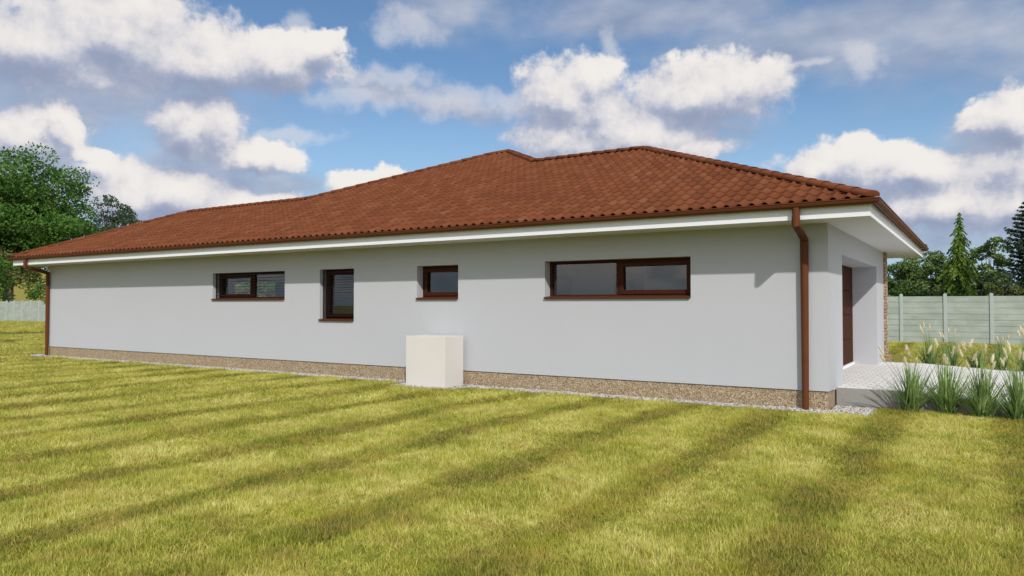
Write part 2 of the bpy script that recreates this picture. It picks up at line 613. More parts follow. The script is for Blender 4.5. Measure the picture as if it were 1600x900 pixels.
M['reed_leaf'] = leafy('reed_leaf', [(0, (0.045, 0.085, 0.028)), (0.4, (0.19, 0.30, 0.09)), (1, (0.46, 0.60, 0.26))], 3.0, 0.25)
M['plume'] = leafy('plume', [(0, (0.52, 0.46, 0.29)), (0.5, (0.74, 0.69, 0.50)), (1, (0.90, 0.87, 0.73))], 3.0, 0.45, 0.8)
mt, t, b = material('bark', rough=0.95, spec=0.1)
p = world_pos(t)
g = t.noise(t.vm('MULTIPLY', p, (6, 6, 1)), 2, 5, 0.65)
t.put(b.inputs['Base Color'], t.mix(g, (0.05, 0.038, 0.028), (0.17, 0.135, 0.10)))
M['bark'] = mt


# lawn colour: mown in bands that run square to the house, dry straw patches between
def lawn_colour(t):
    p = world_pos(t)
    s = t.node('ShaderNodeSeparateXYZ')
    t.put(s.inputs[0], p)
    wob = t.m('MULTIPLY', t.m('SUBTRACT', t.noise(p, 0.35, 3, 0.6), 0.5), 0.55)
    ph = t.m('MULTIPLY', t.m('ADD', s.outputs[0], wob), 2 * math.pi / 1.45)
    band = t.m('MULTIPLY_ADD', t.m('SINE', t.m('ADD', ph, 0.95)), 0.5, 0.5)
    return p, band


mt, t, b = material('lawn_soil', rough=0.95, spec=0.1)
p, band = lawn_colour(t)
n1 = t.noise(p, 1.1, 5, 0.6)
n2 = t.noise(p, 35, 5, 0.7)
c = t.mix(n1, (0.20, 0.19, 0.035), (0.32, 0.29, 0.06))
c = t.mix(t.smooth(n2, 0.35, 0.75, 0, 0.6), c, (0.16, 0.115, 0.04))
t.put(b.inputs['Base Color'], c)
t.put(b.inputs['Normal'], t.bump(t.noise(p, 12, 6, 0.75), 0.9, 0.05))
M['soil'] = mt

mt = bpy.data.materials.new('grass_blade')
mt.use_nodes = True
t = NT(mt.node_tree)
b = t.n['Principled BSDF']
p, band = lawn_colour(t)
at = t.node('ShaderNodeAttribute', attribute_name='tint')
patch = t.noise(p, 0.9, 4, 0.6)
patch2 = t.noise(t.vm('ADD', p, (31, 7, 0)), 2.2, 5, 0.65)
clump = t.noise(t.vm('ADD', p, (3, 17, 0)), 7.5, 4, 0.65)
f = t.m('ADD', t.m('ADD', t.m('MULTIPLY', at.outputs['Fac'], 0.42), t.m('MULTIPLY', t.smooth(clump, 0.32, 0.68), 0.20)),
        t.m('ADD', t.m('MULTIPLY', t.smooth(patch, 0.35, 0.65), 0.22), t.m('MULTIPLY', t.smooth(band, 0.0, 0.45), 0.22)))
c = t.ramp(f, [(0.0, (0.07, 0.09, 0.015)), (0.25, (0.16, 0.195, 0.025)), (0.5, (0.37, 0.395, 0.052)), (0.75, (0.66, 0.63, 0.16)), (1.0, (0.90, 0.84, 0.42))])
vivid = t.noise(t.vm('ADD', p, (-11, 5, 0)), 1.5, 4, 0.6)
c = t.mix(t.smooth(vivid, 0.52, 0.70, 0, 0.42), c, (0.48, 0.45, 0.03))
dry = t.m('MULTIPLY', t.smooth(t.m('ADD', patch2, t.m('MULTIPLY', t.smooth(band, 0.5, 0.1), 0.10)), 0.47, 0.68), t.smooth(at.outputs['Fac'], 0.25, 0.7))
c = t.mix(t.m('MULTIPLY', dry, 0.62), c, (0.56, 0.38, 0.14))
t.put(b.inputs['Base Color'], c)
b.inputs['Roughness'].default_value = 0.55
b.inputs['Specular IOR Level'].default_value = 0.25
tl = t.node('ShaderNodeBsdfTranslucent')
t.put(tl.inputs[0], c)
mx = t.node('ShaderNodeMixShader')
mx.inputs[0].default_value = 0.35
t.l.new(b.outputs[0], mx.inputs[1])
t.l.new(tl.outputs[0], mx.inputs[2])
t.l.new(mx.outputs[0], t.n['Material Output'].inputs[0])
M['grass'] = mt

# ------------------------------------------------------------------ ground
def ground_h(x, y):
    """flat garden, rising meadow beyond the fence to the far left"""
    x, y = np.asarray(x, float), np.asarray(y, float)
    d = np.clip((y - 32) / 170, 0, 1)
    left = np.clip((-x - 45) / 90, 0, 1)
    h = 20 * (d * d * (3 - 2 * d)) * (left * left * (3 - 2 * left))
    return h + 3.0 * np.clip((y - 120) / 600, 0, 1)


xs = np.unique(np.concatenate([np.linspace(-1800, -320, 12), np.linspace(-300, 60, 61), np.linspace(90, 1800, 14)]))
ys = np.unique(np.concatenate([np.linspace(-1200, -60, 8), np.linspace(-40, 30, 15), np.linspace(34, 260, 40), np.linspace(300, 2200, 12)]))
gx, gy = np.meshgrid(xs, ys)
gz = ground_h(gx, gy) - 0.004
nv = np.stack([gx.ravel(), gy.ravel(), gz.ravel()], 1)
nx = len(xs)
ii, jj = np.meshgrid(np.arange(nx - 1), np.arange(len(ys) - 1))
q0 = (jj * nx + ii).ravel()
tag(link('ground', np_mesh('ground', nv, [np.stack([q0, q0 + 1, q0 + nx + 1, q0 + nx], 1)], True), M['soil']),
    'yellow green mown lawn and meadow rising to the left', kind='structure')

# ------------------------------------------------------------------ house
L = 23.02
ZP, ZS, ZF = 0.295, 2.84, 3.0
house = empty('house', (0, 0, 0), label='long single storey white house with brown tiled hipped roof', cat='house')

WIN = [(-14.77, -12.05, 1.745, 2.412), (-10.87, -9.80, 1.262, 2.412), (-8.0, -6.935, 1.735, 2.412), (-4.93, -2.135, 1.735, 2.412)]
wl = MB()


def wall_with_holes(mb, a0, a1, z0, z1, holes, fn, depth):
    """outer face on a plane fn(a, z, d) with holes and their reveals; depth of the wall"""
    A = sorted({a0, a1, *[h[0] for h in holes], *[h[1] for h in holes]})
    Z = sorted({z0, z1, *[h[2] for h in holes], *[h[3] for h in holes]})
    for i in range(len(A) - 1):
        for j in range(len(Z) - 1):
            ca, cz = (A[i] + A[i + 1]) / 2, (Z[j] + Z[j + 1]) / 2
            if any(h[0] < ca < h[1] and h[2] < cz < h[3] for h in holes):
                continue
            for d in (0, depth):
                mb.quad(fn(A[i], Z[j], d), fn(A[i + 1], Z[j], d), fn(A[i + 1], Z[j + 1], d), fn(A[i], Z[j + 1], d))
    for h in holes:
        for (p0, p1) in (((h[0], h[2]), (h[0], h[3])), ((h[1], h[2]), (h[1], h[3])), ((h[0], h[2]), (h[1], h[2])), ((h[0], h[3]), (h[1], h[3]))):
            mb.quad(fn(*p0, 0), fn(*p1, 0), fn(*p1, depth), fn(*p0, depth))
    for (p0, p1) in (((a0, z0), (a1, z0)), ((a0, z1), (a1, z1)), ((a0, z0), (a0, z1)), ((a1, z0), (a1, z1))):
        mb.quad(fn(*p0, 0), fn(*p1, 0), fn(*p1, depth), fn(*p0, depth))


ZT = ZS + 0.02
wall_with_holes(wl, -L, 0, ZP, ZT, WIN, lambda a, z, d: (a, d, z), 0.4)
GAR = (1.32, 6.1, ZP - 0.02, 2.435)
wall_with_holes(wl, 0.4, 8.3, ZP - 0.02, ZT, [(GAR[0], GAR[1], ZP - 0.02, GAR[3])], lambda a, z, d: (-d, a, z), 0.6)
wl.box(-L, 0.4, ZP, -L + 0.4, 4.5, ZT)
BWIN = (-20.25, -17.75, 0.9, 2.5)
wall_with_holes(wl, -L, -16.5, ZP, ZT, [BWIN], lambda a, z, d: (a, 4.5 + d, z), 0.35)
wl.box(-16.5, 4.5, ZP, -16.1, 14.6, ZT)
wl.box(-16.1, 14.2, ZP, -3.2, 14.6, ZT)
wl.box(-3.6, 8.3, ZP, -3.2, 14.2, ZT)
wl.box(-3.2, 7.9, ZP, -0.6, 8.3, ZT)
wl.build('wall', M['plaster'], house)

# plinth, slightly behind the plaster
pb = MB()
r = 0.022
pb.box(-L + r, r, -0.1, -r, 0.5, ZP + 0.002)
pb.box(-0.55, 0.5, -0.1, -r, 1.3, ZP - 0.03)
pb.box(-0.55, 6.12, -0.1, -r, 8.28, ZP - 0.03)
pb.box(-L + r, 0.5, -0.1, -L + 0.4, 4.83, ZP + 0.002)
pb.box(-L + 0.4, 4.55, -0.1, -16.2, 4.83, ZP + 0.002)
pb.box(-16.48, 4.83, -0.1, -16.2, 14.58, ZP + 0.002)
pb.box(-16.2, 14.3, -0.1, -3.22, 14.58, ZP + 0.002)
pb.box(-3.6, 8.0, -0.1, -3.22, 14.3, ZP + 0.002)
pb.build('plinth', M['mosaic'], house)

# rooms behind the windows
ib = MB()
ib.box(-22.6, 0.4, 0.28, -0.6, 7.9, 0.31)                 # floor
ib.box(-22.6, 0.4, 2.70, -0.6, 4.5, 2.78)                 # ceiling
ib.box(-16.5, 4.5, 0.31, -11.6, 4.6, 2.7)
ib.box(-11.75, 0.4, 0.31, -11.62, 4.5, 2.7)
ib.box(-9.45, 0.4, 0.31, -9.32, 4.3, 2.7)
ib.box(-6.78, 0.4, 0.31, -6.62, 4.3, 2.7)
ib.box(-11.62, 4.3, 0.31, -0.6, 4.42, 2.7)
ib.build('interior_wall', M['interior'], house)
for (x0, y0, x1, y1) in ((-6.615, 3.3, -6.57, 4.2), (-5.45, 4.24, -4.72, 4.295)):
    d = MB()
    d.box(x0, y0, 0.31, x1, y1, 2.33)
    if x1 - x0 > 0.3:
        for k in range(6):
            d.box(x0 + 0.08 + k * 0.098, y0 - 0.012, 0.45, x0 + 0.15 + k * 0.098, y0 + 0.002, 2.24)
    d.build('interior_door', M['idoor'], house)


def window(x0, x1, z0, z1, lights, blind=0, y=0.19):
    """lights: list of (share, frame width) from left to right"""
    fb = MB()
    y1 = y + 0.08
    o = 0.055
    fb.box(x0, y, z0, x0 + o, y1, z1)
    fb.box(x1 - o, y, z0, x1, y1, z1)
    fb.box(x0 + o, y, z0, x1 - o, y1, z0 + o)
    fb.box(x0 + o, y, z1 - o, x1 - o, y1, z1)
    a = x0 + o
    tot = x1 - x0 - 2 * o
    panes = []
    for k, (sh, fw) in enumerate(lights):
        c = a + tot * sh
        if k < len(lights) - 1:
            fb.box(c - 0.035, y + 0.002, z0 + o, c + 0.035, y1 - 0.002, z1 - o)
        l, rr = (a if k == 0 else a + 0.035), (c if k == len(lights) - 1 else c - 0.035)
        if fw:
            ys = y - 0.018
            fb.box(l, ys, z0 + o, l + fw, y1 - 0.01, z1 - o)
            fb.box(rr - fw, ys, z0 + o, rr, y1 - 0.01, z1 - o)
            fb.box(l + fw, ys, z0 + o, rr - fw, y1 - 0.01, z0 + o + fw)
            fb.box(l + fw, ys, z1 - o - fw, rr - fw, y1 - 0.01, z1 - o)
        panes.append((l + fw, rr - fw, z0 + o + fw, z1 - o - fw))
        a = c
    win = fb.build('window', M['frame'], house, bevel=0.004, seg=1)
    for (l, rr, b0, b1) in panes:
        g = MB()
        g.quad((l, y + 0.04, b0), (rr, y + 0.04, b0), (rr, y + 0.04, b1), (l, y + 0.04, b1))
        g.build('pane', M['glass'], win)
    if blind is not None:
        s = MB()
        s.add([(x0 + 0.002, -0.05, z0 - 0.022), (x1 - 0.002, -0.05, z0 - 0.022), (x1 - 0.002, y, z0 - 0.022), (x0 + 0.002, y, z0 - 0.022),
               (x0 + 0.002, -0.05, z0 + 0.012), (x1 - 0.002, -0.05, z0 + 0.012), (x1 - 0.002, y, z0 + 0.03), (x0 + 0.002, y, z0 + 0.03)],
              [(0, 3, 2, 1), (4, 5, 6, 7), (0, 1, 5, 4), (1, 2, 6, 5), (2, 3, 7, 6), (3, 0, 4, 7)])
        s.build('window_sill', M['sill'], win, bevel=0.004, seg=1)
    if blind:
        bl = MB()
        yb = 0.095
        for xg in (x0 + 0.025, x1 - 0.025):
            bl.box(xg - 0.012, yb - 0.012, z0 + 0.03, xg + 0.012, yb + 0.012, z1 - 0.003)
        k = 0
        z = z1 - 0.06
        while z > z0 + 0.06:
            bl.box(x0 + 0.04, yb - 0.025, z - 0.003, x1 - 0.04, yb + 0.025, z + 0.002)
            z -= blind
        bl.build('blind', M['slat'], win)
    return win


window(*WIN[0], [(0.5, 0.075), (0.5, 0.0)], blind=0.072)['label'] = 'wide window with dark open slat blind'
window(*WIN[1], [(1.0, 0.075)], blind=0.0585)['label'] = 'tall narrow window with dark open slat blind'
window(*WIN[2], [(1.0, 0.075)])['label'] = 'small nearly square window without blind'
window(*WIN[3], [(0.5, 0.0), (0.5, 0.075)])['label'] = 'widest two light window without blind'
window(*BWIN, [(0.5, 0.075), (0.5, 0.075)], blind=None, y=4.62)

# garage door in its recess on the right side
gd_ = MB()
gx0 = -0.49
n = 4
h = (GAR[3] - 0.34) / n
for k in range(n):
    gd_.box(gx0 - 0.05, GAR[0] + 0.004, 0.34 + k * h + 0.006, gx0, GAR[1] - 0.004, 0.34 + (k + 1) * h - 0.004)
    gd_.box(gx0 - 0.05, GAR[0] + 0.004, 0.34 + k * h - 0.004, gx0 - 0.012, GAR[1] - 0.004, 0.34 + k * h + 0.006)
gdo = gd_.build('garage_door', M['garage'], house, bevel=0.004, seg=1)
s = MB()
s.box(gx0 - 0.06, GAR[0] + 0.002, 0.29, gx0 + 0.03, GAR[1] - 0.002, 0.332)
s.build('threshold', M['eave'], gdo)

# stone facing on the rear corner of the side wall
random.seed(4)
sb = MB()
z = 0.30
row = 0
while z < ZS - 0.02:
    hh = min(0.075, ZS - z)
    y = 7.42 - 0.12 * (row % 2)
    while y < 7.84:
        ww = random.uniform(0.16, 0.34)
        pr = random.uniform(0.028, 0.05)
        sb.box(-0.002, max(y, 7.42), z, pr, min(y + ww - 0.006, 7.85), z + hh - 0.006)
        y += ww
    z += hh
    row += 1
sb.box(-0.002, 7.421, 0.301, 0.018, 7.84, ZS - 0.001)
stone = sb.build('stone_cladding', M['brick'], house)
fb_ = MB()
fb_.box(0.018, 7.45, 0.2, 0.115, 7.92, 0.42)
fb_.build('footing_stone', M['brick'], stone, bevel=0.02)

# ---- roof
O, OS = 0.71, 0.645
XE, XW = -2.55, -18.9
YB, YM, YL = 9.9, 15.3, 7.35
PLAN = [(-L - OS, -O), (OS, -O), (OS, YB), (XE, YB), (XE, YM), (XW, YM), (XW, YL), (-L - OS, YL)]
sf = MB()
b0 = len(sf.v)
for z in (ZS + 0.002, ZS + 0.025):
    sf.v += [(x, y, z) for x, y in PLAN]
npn = len(PLAN)
sf.f += [tuple(reversed(range(npn))), tuple(range(npn, 2 * npn))]
sf.mi += [0, 0]
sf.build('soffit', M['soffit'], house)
fa = MB()
sweep_loop(fa, PLAN, [(0.0, ZS - 0.006), (0.024, ZS - 0.006), (0.024, ZF + 0.03), (0.0, ZF + 0.03)], True)
fa.build('fascia', M['eave'], house)
gu = MB()
gr_, gz_ = 0.060, 3.056
prof = [(0.036 + gr_ + gr_ * math.cos(a), gz_ - gr_ * 1.12 * math.sin(a)) for a in [math.pi * k / 10 for k in range(10, -1, -1)]]
prof += [(0.036 + 2 * gr_ + 0.010, gz_ + 0.004), (0.036 + 2 * gr_ + 0.006, gz_ + 0.014), (0.036 + 2 * gr_ - 0.006, gz_ + 0.012), (0.036 + 2 * gr_ - 0.006, gz_ - 0.002)]
prof += [(0.036 + gr_ + (gr_ - 0.006) * math.cos(a), gz_ - (gr_ - 0.006) * 1.12 * math.sin(a)) for a in [math.pi * k / 10 for k in range(1, 11)]]
sweep_loop(gu, PLAN, prof, True)
gu.build('gutter', M['gutter'], house, smooth='angle')
for (xt, xb) in ((-0.295, -0.325), (-22.77, -22.93)):
    dp = MB()
    yo = -O - 0.014 - 0.024 - gr_
    dp.tube([(xt, yo, 3.0), (xt, yo, 2.765), (xb, -0.075, 2.60), (xb, -0.075, -0.02)], 0.048, 14)
    pipe = dp.build('downpipe', M['gutter'], house, smooth='angle')
    for zz in (2.3, 0.75):
        br_ = MB()
        br_.tube([(xb, -0.075, zz - 0.012), (xb, -0.075, zz + 0.012)], 0.053, 14)
        br_.box(xb - 0.008, -0.03, zz - 0.01, xb + 0.008, 0.002, zz + 0.01)
        br_.build('bracket', M['gutter'], pipe, smooth='angle')

PT = 0.402                                                # pitch of the main slope
ZE, YE = 3.085, -0.765
rng = np.random.default_rng(7)


def zf(y):
    return ZE + PT * (y - YE)


y1 = 5.07
yl = 3.32
yp = 7.36
C = (OS + 0.055, YE, ZE)
Lc = (-L - OS - 0.055, YE, ZE)
R1 = (-5.02, y1, zf(y1))
R1b = (-8.12, y1, zf(y1))
P1 = (-8.12 - (yp - y1), yp, zf(yp))
P2 = (-10.92, yp, zf(yp))
Q1 = (P2[0] - (yp - yl), yl, zf(yl))
Q2 = (-20.72, yl, zf(yl))
BR = (C[0], YB + 0.055, ZE)
BL = (Lc[0], YL + 0.055, ZE)
xe, xw, ym = XE + 0.055, XW - 0.055, YM + 0.055
TW, CW = 0.188, 0.33


def tile_plane(poly):
    P = [np.array(p, float) for p in poly]
    o = P[0]
    u = (P[1] - P[0]) / np.linalg.norm(P[1] - P[0])
    nn = np.zeros(3)
    for i in range(len(P)):
        nn += np.cross(P[i], P[(i + 1) % len(P)])
    nn /= np.linalg.norm(nn)
    if nn[2] < 0:
        nn = -nn
    s = np.cross(nn, u)
    if s[2] < 0:
        s = -s
    Q = [((p - o) @ u, (p - o) @ s) for p in P]
    smax = max(q[1] for q in Q)
    br = sorted({round(q[1], 4) for q in Q if 0.01 < q[1] < smax - 0.01})

    def lim(sv):
        X = []
        for i in range(len(Q)):
            (a, sa_), (b, sb_) = Q[i], Q[(i + 1) % len(Q)]
            if (sa_ - sv) * (sb_ - sv) < 0:
                X.append(a + (b - a) * (sv - sa_) / (sb_ - sa_))
        return (min(X), max(X)) if len(X) > 1 else (0, 0)
    frac = np.array([0.0, 0.05, 0.13, 0.23, 0.33, 0.41, 0.46, 0.52, 0.76])
    hp = np.array([0.0, 0.016, 0.027, 0.032, 0.027, 0.016, 0.0, -0.004, -0.004])

    def prof(uv_):
        ph = (uv_ / TW) % 1.0
        return np.interp(ph, np.append(frac, 1.0), np.append(hp, 0.0))
    u0, u1 = min(q[0] for q in Q), max(q[0] for q in Q)
    k0, k1 = math.floor(u0 / TW) - 1, math.ceil(u1 / TW) + 1
    U = (np.arange(k0, k1)[:, None] * TW + frac[None] * TW).ravel()
    colid = np.repeat(np.arange(k1 - k0), len(frac))
    V, F, T = [], [], []
    nb = 0
    ncourse = math.ceil(smax / CW)
    rt = rng.random((ncourse + 1, k1 - k0))
    for c in range(ncourse):
        ca_, cb_ = c * CW, min((c + 1) * CW, smax)
        cuts = [ca_] + [x for x in br if ca_ + 0.002 < x < cb_ - 0.002] + [cb_]
        for si in range(len(cuts) - 1):
            a, bb = cuts[si], cuts[si + 1]
            rows = []
            la, lb = lim(a + 1e-3), lim(bb - 1e-3)
            if si == 0:
                rows.append((a - 0.004, la, 0.004))       # lip bottom
            rows.append((a, la, 0.022 * (1 - (a - ca_) / CW)))
            rows.append((bb, lb, 0.022 * (1 - (bb - ca_) / CW)))
            for (sv, lm, off) in rows:
                x = np.clip(U, lm[0], lm[1])
                hgt = prof(x) + off
                V.append(o[None] + x[:, None] * u + sv * s + hgt[:, None] * nn)
            m = len(U)
            xa, xb = np.clip(U, *la), np.clip(U, *lb)
            ok = (np.diff(xa) > 1e-4) | (np.diff(xb) > 1e-4)
            idx = np.nonzero(ok)[0]
            for rI in range(len(rows) - 1):
                q = nb + rI * m
                F.append(np.stack([q + idx, q + idx + 1, q + m + idx + 1, q + m + idx], 1))
                T.append(rt[c, colid[idx]])
            nb += m * len(rows)
    return np.concatenate(V), np.concatenate(F), np.concatenate(T)


planes = [
    [Lc, C, R1, R1b, P1, P2, Q1, Q2],
    [C, BR, R1],
    [BR, (xe, BR[1], ZE), R1b, R1],
    [(xe, BR[1], ZE), (xe, ym, ZE), P1, R1b],
    [(xe, ym, ZE), (xw, ym, ZE), P2, P1],
    [(xw, ym, ZE), (xw, BL[1], ZE), Q1, P2],
    [(xw, BL[1], ZE), BL, Q2, Q1],
    [BL, Lc, Q2],
]
vs, fs, ts = [], [], []
base_i = 0
for pl in planes:
    v, f, tt = tile_plane(pl)
    vs.append(v); fs.append(f + base_i); ts.append(tt)
    base_i += len(v)
me = np_mesh('roof', np.concatenate(vs), [np.concatenate(fs)], False, {'tint': ('FACE', np.concatenate(ts))})
roof = link('roof', me, M['tile'], house)
dk = MB()
for pl in planes:
    dk.add([(p[0], p[1], p[2] - 0.012) for p in pl], [tuple(range(len(pl)))])
dk.build('roof_deck', M['deck'], roof)


def cap_line(a, bq, r0=0.098, seg=0.36, lift=0.026):
    """half-round cap tiles, each overlapping the next one down"""
    a, bq = Vector(a), Vector(bq)
    d = bq - a
    n_ = max(1, round(d.length / seg))
    t_ = d.normalized()
    side = t_.cross(Vector((0, 0, 1))).normalized()
    upv = side.cross(t_)
    V, F, T = [], [], []
    K = 9
    for i in range(n_):
        p0 = a + d * (i / n_)
        p1 = a + d * ((i + 1.0) / n_)
        tint = rng.random()
        b_ = len(V)
        for (p, rr, lf) in ((p0, r0 * 1.04 - 0.012, lift + 0.010), (p0, r0 * 1.04, lift + 0.010), (p1, r0 * 0.95, lift)):
            for k in range(K):
                an = math.pi * (-0.12 + 1.24 * k / (K - 1))
                V.append(tuple(p + side * (rr * 1.15 * math.cos(an)) + upv * (rr * 0.62 * math.sin(an) + lf)))
        for rI in range(2):
            for k in range(K - 1):
                F.append((b_ + rI * K + k, b_ + rI * K + k + 1, b_ + (rI + 1) * K + k + 1, b_ + (rI + 1) * K + k))
                T.append(tint)
    # closing disc at the low end
    rr = r0 * 1.04 - 0.004
    b_ = len(V)
    for k in range(K):
        an = math.pi * (-0.12 + 1.24 * k / (K - 1))
        V.append(tuple(a - t_ * 0.004 + side * (rr * 1.15 * math.cos(an)) + upv * (rr * 0.62 * math.sin(an) + lift + 0.010)))
    V.append(tuple(a - t_ * 0.016 + upv * (lift + 0.02)))
    fan = [(b_ + (k + 1) % K, b_ + k, b_ + K) for k in range(K)]
    me_ = np_mesh('ridge_cap', np.array(V), [np.array(F), np.array(fan)], False, {'tint': ('FACE', T + [0.4] * K)})
    return link('ridge_cap', me_, M['tile'], roof)


for a, bq in ((C, R1), (R1b, R1), (R1b, P1), (P1, P2), (Q1, P2), (Q1, Q2), (Lc, Q2), (BR, R1), ((xe, ym, ZE), P1), ((xw, ym, ZE), P2), (BL, Q2)):
    cap_line(a, bq)

# ------------------------------------------------------------------ white cabinet
cab = MB()
cab.box(-7.70, -0.70, 0.0, -6.73, -0.10, 0.992)
o = cab.build('white_cabinet', M['cabinet'], None, bevel=0.006, seg=2)
tag(o, 'plain white box cabinet standing on gravel against house wall', 'cabinet')

# ------------------------------------------------------------------ gravel strip and its edging
G0, G1 = -0.335, -0.385                                   # inner edge, outer edge of edging
stone_areas = [(-23.8, G0, 0.54, 0.02), (0.0, 0.0, 0.54, 0.62), (-7.98, -0.82, -6.45, G0), (-23.8, 0.0, -L, 5.0)]
mbk = MB()
mbk.box(-23.9, G1, -0.1, -8.03, G0, 0.012)
mbk.box(-6.40, G1, -0.1, 0.54, G0, 0.012)
mbk.box(0.54, G1, -0.1, 0.60, 0.72, 0.014)
mbk.box(-8.03, -0.87, -0.1, -7.98, G0, 0.012)
mbk.box(-6.45, -0.87, -0.1, -6.40, G0, 0.012)
mbk.box(-7.98, -0.87, -0.1, -6.45, -0.82, 0.012)
mbk.box(-23.9, G0, -0.1, -23.85, 5.0, 0.012)
o = mbk.build('edging_kerb', M['concrete'], None)
tag(o, 'thin grey concrete edging along the gravel strip by the house', 'kerb')
gb = MB()
for (x0, y0, x1, y1_) in stone_areas:
    gb.quad((x0, y0, 0.002), (x1, y0, 0.002), (x1, y1_, 0.002), (x0, y1_, 0.002))
# pebbles: flattened, randomly turned 12-sided stones
ico = []
ph = (1 + 5 ** .5) / 2
for a_ in (-1, 1):
    for b_ in (-ph, ph):
        ico += [(0, a_, b_), (a_, b_, 0), (b_, 0, a_)]
ico = np.array(ico) / math.sqrt(1 + ph * ph)
icf = []
for i in range(12):
    for j in range(i + 1, 12):
        for k in range(j + 1, 12):
            dd = [np.linalg.norm(ico[a_] - ico[b_]) for a_, b_ in ((i, j), (j, k), (i, k))]
            if max(dd) < 1.1:
                nrm_ = np.cross(ico[j] - ico[i], ico[k] - ico[i])
                icf.append((i, j, k) if nrm_ @ ico[i] > 0 else (i, k, j))
icf = np.array(icf)


def pebbles(name, areas, spacing, z0=0.0, size=0.02):
    pos = []
    for (x0, y0, x1, y1_) in areas:
        n_ = int((x1 - x0) * (y1_ - y0) / spacing ** 2)
        pos.append(np.stack([rng.uniform(x0, x1, n_), rng.uniform(y0, y1_, n_)], 1))
    pos = np.concatenate(pos)
    n_ = len(pos)
    an = rng.uniform(0, 2 * np.pi, n_)
    sc = size * rng.uniform(0.55, 1.35, (n_, 1)) * np.stack([rng.uniform(0.8, 1.4, n_), rng.uniform(0.7, 1.1, n_), rng.uniform(0.45, 0.8, n_)], 1)
    v = ico[None] * rng.uniform(0.82, 1.15, (n_, 12, 1)) * sc[:, None]
    x = v[..., 0] * np.cos(an)[:, None] - v[..., 1] * np.sin(an)[:, None] + pos[:, :1]
    y = v[..., 0] * np.sin(an)[:, None] + v[..., 1] * np.cos(an)[:, None] + pos[:, 1:]
    z = v[..., 2] + z0 + rng.uniform(0.0, 0.012, (n_, 1))
    V = np.stack([x, y, z], -1).reshape(-1, 3)
    F = (icf[None] + (np.arange(n_) * 12)[:, None, None]).reshape(-1, 3)
    T = np.repeat(rng.random(n_), len(icf))
    return link(name, np_mesh(name, V, [F], True, {'tint': ('FACE', T)}), M['stone'])


tag(pebbles('gravel', stone_areas, 0.029, 0.004), 'pale grey and white pebble strip along the house plinth', 'gravel', kind='stuff')
tag(gb.build('gravel_bed', M['concrete']), 'grey bed under the pebble strip', kind='structure')

# ------------------------------------------------------------------ paved forecourt on the right
def pave_z(x):
    return 0.29 if x < 0.8 else 0.29 - 0.06 * (x - 0.8)


YF0, YF1 = 0.64, 7.0
pv = MB()
xsq = [-0.6, 0.0, 0.8, 1.6, 2.4, 3.2, 4.0, 5.2]
for i in range(len(xsq) - 1):
    x0, x1 = xsq[i], xsq[i + 1]
    ya = GAR[0] + 0.003 if x1 <= 0 else YF0 + 0.06
    yb = GAR[1] - 0.003 if x1 <= 0 else YF1
    pv.quad((x0, ya, pave_z(x0)), (x1, ya, pave_z(x1)), (x1, yb, pave_z(x1)), (x0, yb, pave_z(x0)))
pv.build('pavement', M['paver'])['kind'] = 'structure'
cw = MB()
for i in range(1, len(xsq) - 1):
    x0, x1 = xsq[i], xsq[i + 1]
    a, bq = max(x0, 0.001), x1
    for (ya, yb) in ((YF0, YF0 + 0.06), (YF1, YF1 + 0.06)):
        cw.add([(a, ya, -0.1), (bq, ya, -0.1), (bq, yb, -0.1), (a, yb, -0.1), (a, ya, pave_z(a) + 0.004), (bq, ya, pave_z(bq) + 0.004),
                (bq, yb, pave_z(bq) + 0.004), (a, yb, pave_z(a) + 0.004)],
               [(4, 5, 6, 7), (0, 1, 5, 4), (2, 3, 7, 6)] + ([(3, 0, 4, 7)] if i == 1 else []) + ([(1, 2, 6, 5)] if i == len(xsq) - 2 else []))
tag(cw.build('retaining_kerb', M['concrete']), 'grey concrete kerb holding up the paved forecourt', 'kerb')
tag(pebbles('gravel', [(1.45, 7.07, 5.0, 7.5)], 0.03, 0.17, 0.022), 'pale pebble bed behind the paved forecourt', 'gravel', kind='stuff')
bed = MB()
bed.box(0.2, 7.065, -0.1, 5.0, 7.55, 0.165)
bed.build('planting_bed', M['soil'])['kind'] = 'structure'

# ------------------------------------------------------------------ fence
FY, FSP = 23.66, 1.62
fence = empty('fence', (0, FY, 0), label='pale green grey concrete panel fence across the back of the garden', cat='fence')
pm = MB()
for k in range(8):
    z0 = 0.0 + k * 0.246
    pm.box(0.0, -0.022, z0 + 0.0062, FSP, 0.022, z0 + 0.2398)
pm.box(0.0, -0.008, 0.0, FSP, 0.008, 1.962)
po = MB()
po.box(-0.065, -0.065, -0.1, 0.065, 0.065, 2.05)
po.add([(-0.065, -0.065, 2.05), (0.065, -0.065, 2.05), (0.065, 0.065, 2.05), (-0.065, 0.065, 2.05), (0, 0, 2.09)], [(0, 1, 4), (1, 2, 4), (2, 3, 4), (3, 0, 4)])
pan0 = pm.build('fence_panel', M['fence'], fence)
pos0 = po.build('fence_post', M['post'], fence, bevel=0.012, seg=1)
first = True
for k in range(-66, 9):
    x = 0.655 + k * FSP
    if first:
        a, bq = pan0, pos0
        first = False
    else:
        a, bq = pan0.copy(), pos0.copy()
        col.objects.link(a); col.objects.link(bq)
        a.parent = fence; bq.parent = fence
    a.location = (x, 0, 0)
    bq.location = (x, 0, 0)

